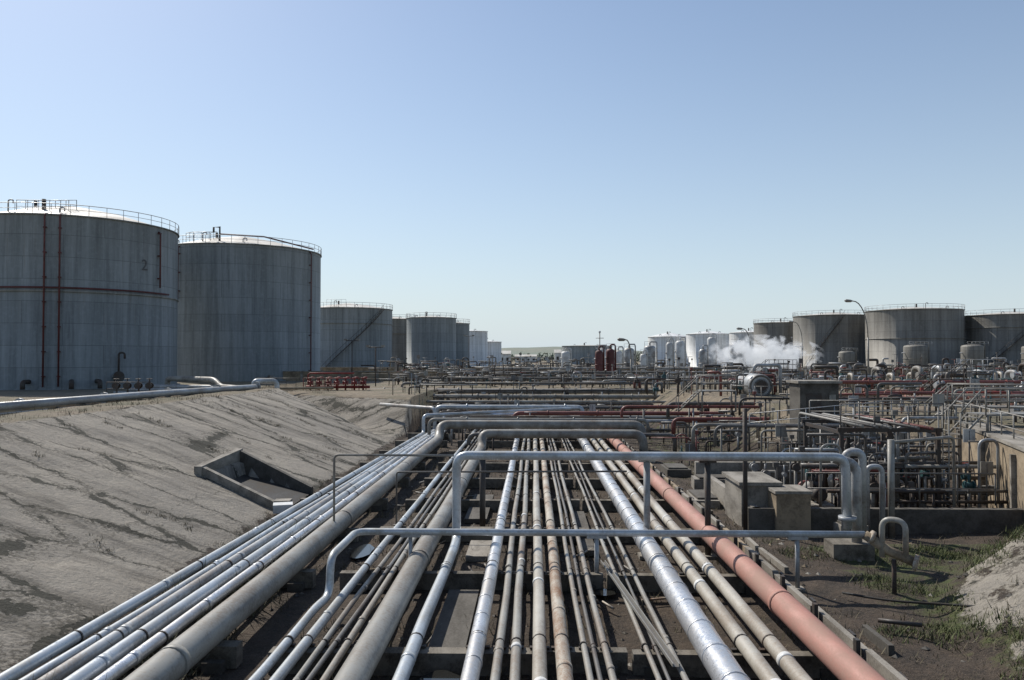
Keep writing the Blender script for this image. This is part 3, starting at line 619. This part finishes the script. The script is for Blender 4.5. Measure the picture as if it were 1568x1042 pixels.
def shed(x,y,w,d,h,m_):
    b=B(); z=PL
    b.box((x,y,z+h/2),(w,d,h),m_); e=.3
    b.add([(x-w/2-e,y-d/2-e,z+h),(x+w/2+e,y-d/2-e,z+h),(x+w/2+e,y+d/2+e,z+h),(x-w/2-e,y+d/2+e,z+h),(x-w/2-e,y,z+h*1.3),(x+w/2+e,y,z+h*1.3)],[(0,1,5,4),(2,3,4,5),(0,4,3),(1,2,5)],'roof_pale')
    for i in range(4): b.box((x-w/2+w*(i+.5)/4,y-d/2-.02,z+h*.5),(w*.1,.05,h*.3),'steel_dark')
    b.obj('shed_building')
shed(-13,300,8,6,4,'white_paint'); shed(13,330,9,6,4.5,'white_paint');shed(56,320,14,8,6,'white_paint'); shed(-4,380,10,7,3,'white_paint')
b=B(); n=160; vs=[];f=[]
for j,(yy,sc) in enumerate(((900,0),(1150,.75),(1400,1),(1900,.2))):
    for i in range(n):
        x=-1800+3600*i/(n-1); t=noise.fractal(Vector((x*.0022,yy*.001,3)),1,2,5)
        g=math.exp(-((x+30)/200)**2)*9
        vs.append((x,yy,2+sc*(9+t*9+g)))
for j in range(3):
    for i in range(n-1): f.append((j*n+i,j*n+i+1,(j+1)*n+i+1,(j+1)*n+i))
b.add(vs,f,'hill_green',True); b.obj('hills')
b=B(); q=random.Random(3)
for i in range(260):
    x=q.uniform(-120,160); y=q.uniform(380,620); s_=q.uniform(1.6,3.6)
    for k_ in range(26):
        c=Vector((x+q.gauss(0,s_*.7),y+q.gauss(0,s_*.7),PL+abs(q.gauss(s_*.6,s_*.45)))); e=[c+Vector((q.uniform(-1,1),q.uniform(-1,1),q.uniform(-1,1)))*s_*.35 for _ in range(3)]
        b.add(e,[(0,1,2)],'tree_leaf')
    b.tube([(x,y,PL-.2),(x,y,PL+s_*.6)],.2,'steel_dark',5)
b.obj('distant_trees')

# ------------------------------------------------------------ weeds
def weeds(name,pts,mat,hmin,hmax,nb=12,sp=.14):
    b=B(); q=random.Random(5)
    for x,y in pts:
        z=gz(x,y); sc=q.uniform(.5,1.2)
        for _ in range(nb):
            a=q.uniform(0,6.28); h=q.uniform(hmin,hmax)*sc; bx=x+q.gauss(0,sp);by=y+q.gauss(0,sp); ln=h*q.uniform(.2,1.3); w=.008+h*.025
            ca,sa=math.cos(a),math.sin(a)
            b.v+= [(bx-sa*w,by+ca*w,z-.02),(bx+sa*w,by-ca*w,z-.02),(bx+ca*ln,by+sa*ln,z+h)]
            o=len(b.v)-3; b.f.append([o,o+1,o+2]); b.m.append(0); b.sm.append(False)
    b.mats=[mat]; b.obj(name)
q=random.Random(11)
pt=[]
for i in range(420):
    y=q.uniform(8,52); pt.append((-9.38+q.gauss(0,.2),y))
for L in range(34):
    y0=q.uniform(14,54); x0=q.uniform(-19.5,-11); L_=q.uniform(.3,2.2)
    for i in range(int(L_*9)): pt.append((x0+i/9+q.gauss(0,.07),y0+q.gauss(0,.09)+.8*noise.noise(Vector((x0+i/9,y0,0)))))
weeds('dry_weeds',pt,'dry_weed',.03,.13,14,.08)
pt=[(q.uniform(-9,5.8),q.uniform(9,55)) for _ in range(900)]; weeds('corridor_weeds',pt,'dry_weed',.05,.28,14,.16)
pt=[(q.choice((-8.68,-8.3,-7.85,-7.4,-7.0,-6.6))+q.gauss(0,.04),q.uniform(11,26)) for _ in range(120)]; weeds('tall_dry_weeds',pt,'pale_weed',.45,.85,11,.09)
pt=[]
while len(pt)<1000:
    x=q.uniform(7.4,17);y=q.uniform(10,26)
    if noise.noise(Vector((x*.6,y*.6,7)))>.12+ (.2 if x<8.6 else 0): pt.append((x,y))
weeds('green_weeds',pt,'green_weed',.04,.17,22,.17)
pt=[(-9.3+q.gauss(0,.1),q.uniform(15,34)) for _ in range(40)]; weeds('green_weeds',pt,'green_weed',.05,.2,16,.12)
pt=[(q.uniform(6.6,16),q.uniform(11,56)) for _ in range(700)]+[(q.uniform(-24,-18.5),q.uniform(24,75)) for _ in range(260)]; weeds('scrub',pt,'dry_weed',.05,.24,14,.2)
def rubble(name,n,xr,yr,sr,ms):
    b=B()
    for i in range(n):
        x=q.uniform(*xr);y=q.uniform(*yr);s_=sr[0]+(sr[1]-sr[0])*q.random()**3; z=gz(x,y)
        p=[Vector((x,y,z+s_*.1))+Vector(v)*s_*q.uniform(.5,1.2) for v in((1,0,0),(0,1,0),(-1,0,0),(0,-1,0),(0,0,.6),(0,0,-.6))]
        b.add(p,[(0,1,4),(1,2,4),(2,3,4),(3,0,4),(1,0,5),(2,1,5),(3,2,5),(0,3,5)],q.choice(ms))
    b.obj(name)
rubble('rubble',420,(6.4,14),(11,44),(.02,.14),['concrete','concrete_tan','concrete_dark','concrete_dark'])
rubble('gravel_debris',3600,(-9.2,5.8),(9,48),(.015,.09),['concrete_dark','steel_dark','concrete_sleeper','concrete_dark','concrete'])
b=B()
for i in range(60):
    x=q.uniform(-5.4,5);y=q.uniform(10,45);a=q.uniform(0,3.14);L=q.uniform(.3,1.2)
    b.tube([(x,y,.12),(x+math.cos(a)*L,y+math.sin(a)*L,.16)],q.uniform(.015,.04),q.choice(['steel_dark','rusty_pipe','concrete_tan','grey_pipe']),5)
b.tube([(7.6,20,.15),(8.4,19.2,.2),(9.6,18.8,.25),(10.6,17.6,.5)],.03,'rubber_and_pit_shade',6,bend=.5)
b.tube([(7.4,17.5,.3),(8.2,17.2,.3)],.05,'steel_dark',6)
b.obj('scrap_metal')

# ------------------------------------------------------------ steam
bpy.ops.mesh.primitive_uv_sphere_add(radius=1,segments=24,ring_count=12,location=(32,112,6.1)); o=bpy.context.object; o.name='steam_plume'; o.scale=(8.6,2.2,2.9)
m=bpy.data.materials.new('steam'); m.use_nodes=True; k=N(m); k.n.clear()
tc=k.new('ShaderNodeTexCoord').outputs['Object']; ge=k.new('ShaderNodeNewGeometry').outputs['Position']
ln=k.new('ShaderNodeVectorMath',operation='LENGTH'); k.set(ln.inputs[0],tc)
nn=k.noise(ge,.6,3,.65,.5)
d=k.math('MULTIPLY',k.math('MAXIMUM',k.math('SUBTRACT',k.math('SUBTRACT',1.0,ln.outputs['Value']),k.mapr(nn,.36,.6,.8,-.15)),0),2.0)
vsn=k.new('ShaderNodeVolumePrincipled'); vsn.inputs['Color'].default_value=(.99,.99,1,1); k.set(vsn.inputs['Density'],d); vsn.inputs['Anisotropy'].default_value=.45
vsn.inputs['Emission Color'].default_value=(.9,.95,1,1); k.set(vsn.inputs['Emission Strength'],k.math('MULTIPLY',d,.32))  # added faint glow whitens the steam in place of multiple scattering
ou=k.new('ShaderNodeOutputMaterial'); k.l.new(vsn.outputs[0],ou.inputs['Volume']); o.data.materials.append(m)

# ------------------------------------------------------------ light, sky, camera
EL=math.radians(46); AZ=math.radians(-42)  # from +Y, negative = left
w=bpy.data.worlds.new('World'); S.world=w; w.use_nodes=True; k=N(w); bg=k.n['Background']
sk=k.new('ShaderNodeTexSky'); sk.sky_type='NISHITA'; sk.sun_disc=False; sk.sun_elevation=EL; sk.sun_rotation=AZ; sk.air_density=1.0; sk.dust_density=.7; sk.ozone_density=2.2
ST=.12
tg=k.new('ShaderNodeTexCoord').outputs['Generated']; sp=k.new('ShaderNodeSeparateXYZ'); k.set(sp.inputs[0],tg)
zz=k.math('MAXIMUM',sp.outputs[2],0)
hf=k.math('MULTIPLY',k.math('POWER',2.71828,k.math('MULTIPLY',zz,-5.0)),.92)
col=k.mix(hf,sk.outputs[0],(.63,.73,.80))
k.l.remove(col.node.inputs[7].links[0]) if col.node.inputs[7].is_linked else None
col.node.inputs[7].default_value=(.63/ST,.735/ST,.81/ST,1)
k.set(bg.inputs[0],col); bg.inputs[1].default_value=ST
sl=bpy.data.lights.new('sun','SUN'); sl.energy=5.0; sl.angle=math.radians(.5); sl.color=(1,.945,.86)
so=bpy.data.objects.new('sun',sl); S.collection.objects.link(so)
dv=Vector((math.sin(AZ)*math.cos(EL),math.cos(AZ)*math.cos(EL),math.sin(EL))); so.rotation_euler=dv.to_track_quat('Z','Y').to_euler()
cd=bpy.data.cameras.new('camera'); cd.lens=28; cd.sensor_width=36; cd.clip_end=12000
co=bpy.data.objects.new('camera',cd); S.collection.objects.link(co); co.location=(0,0,6)
co.rotation_euler=(math.radians(90+1.13),0,math.radians(1.6)); S.camera=co
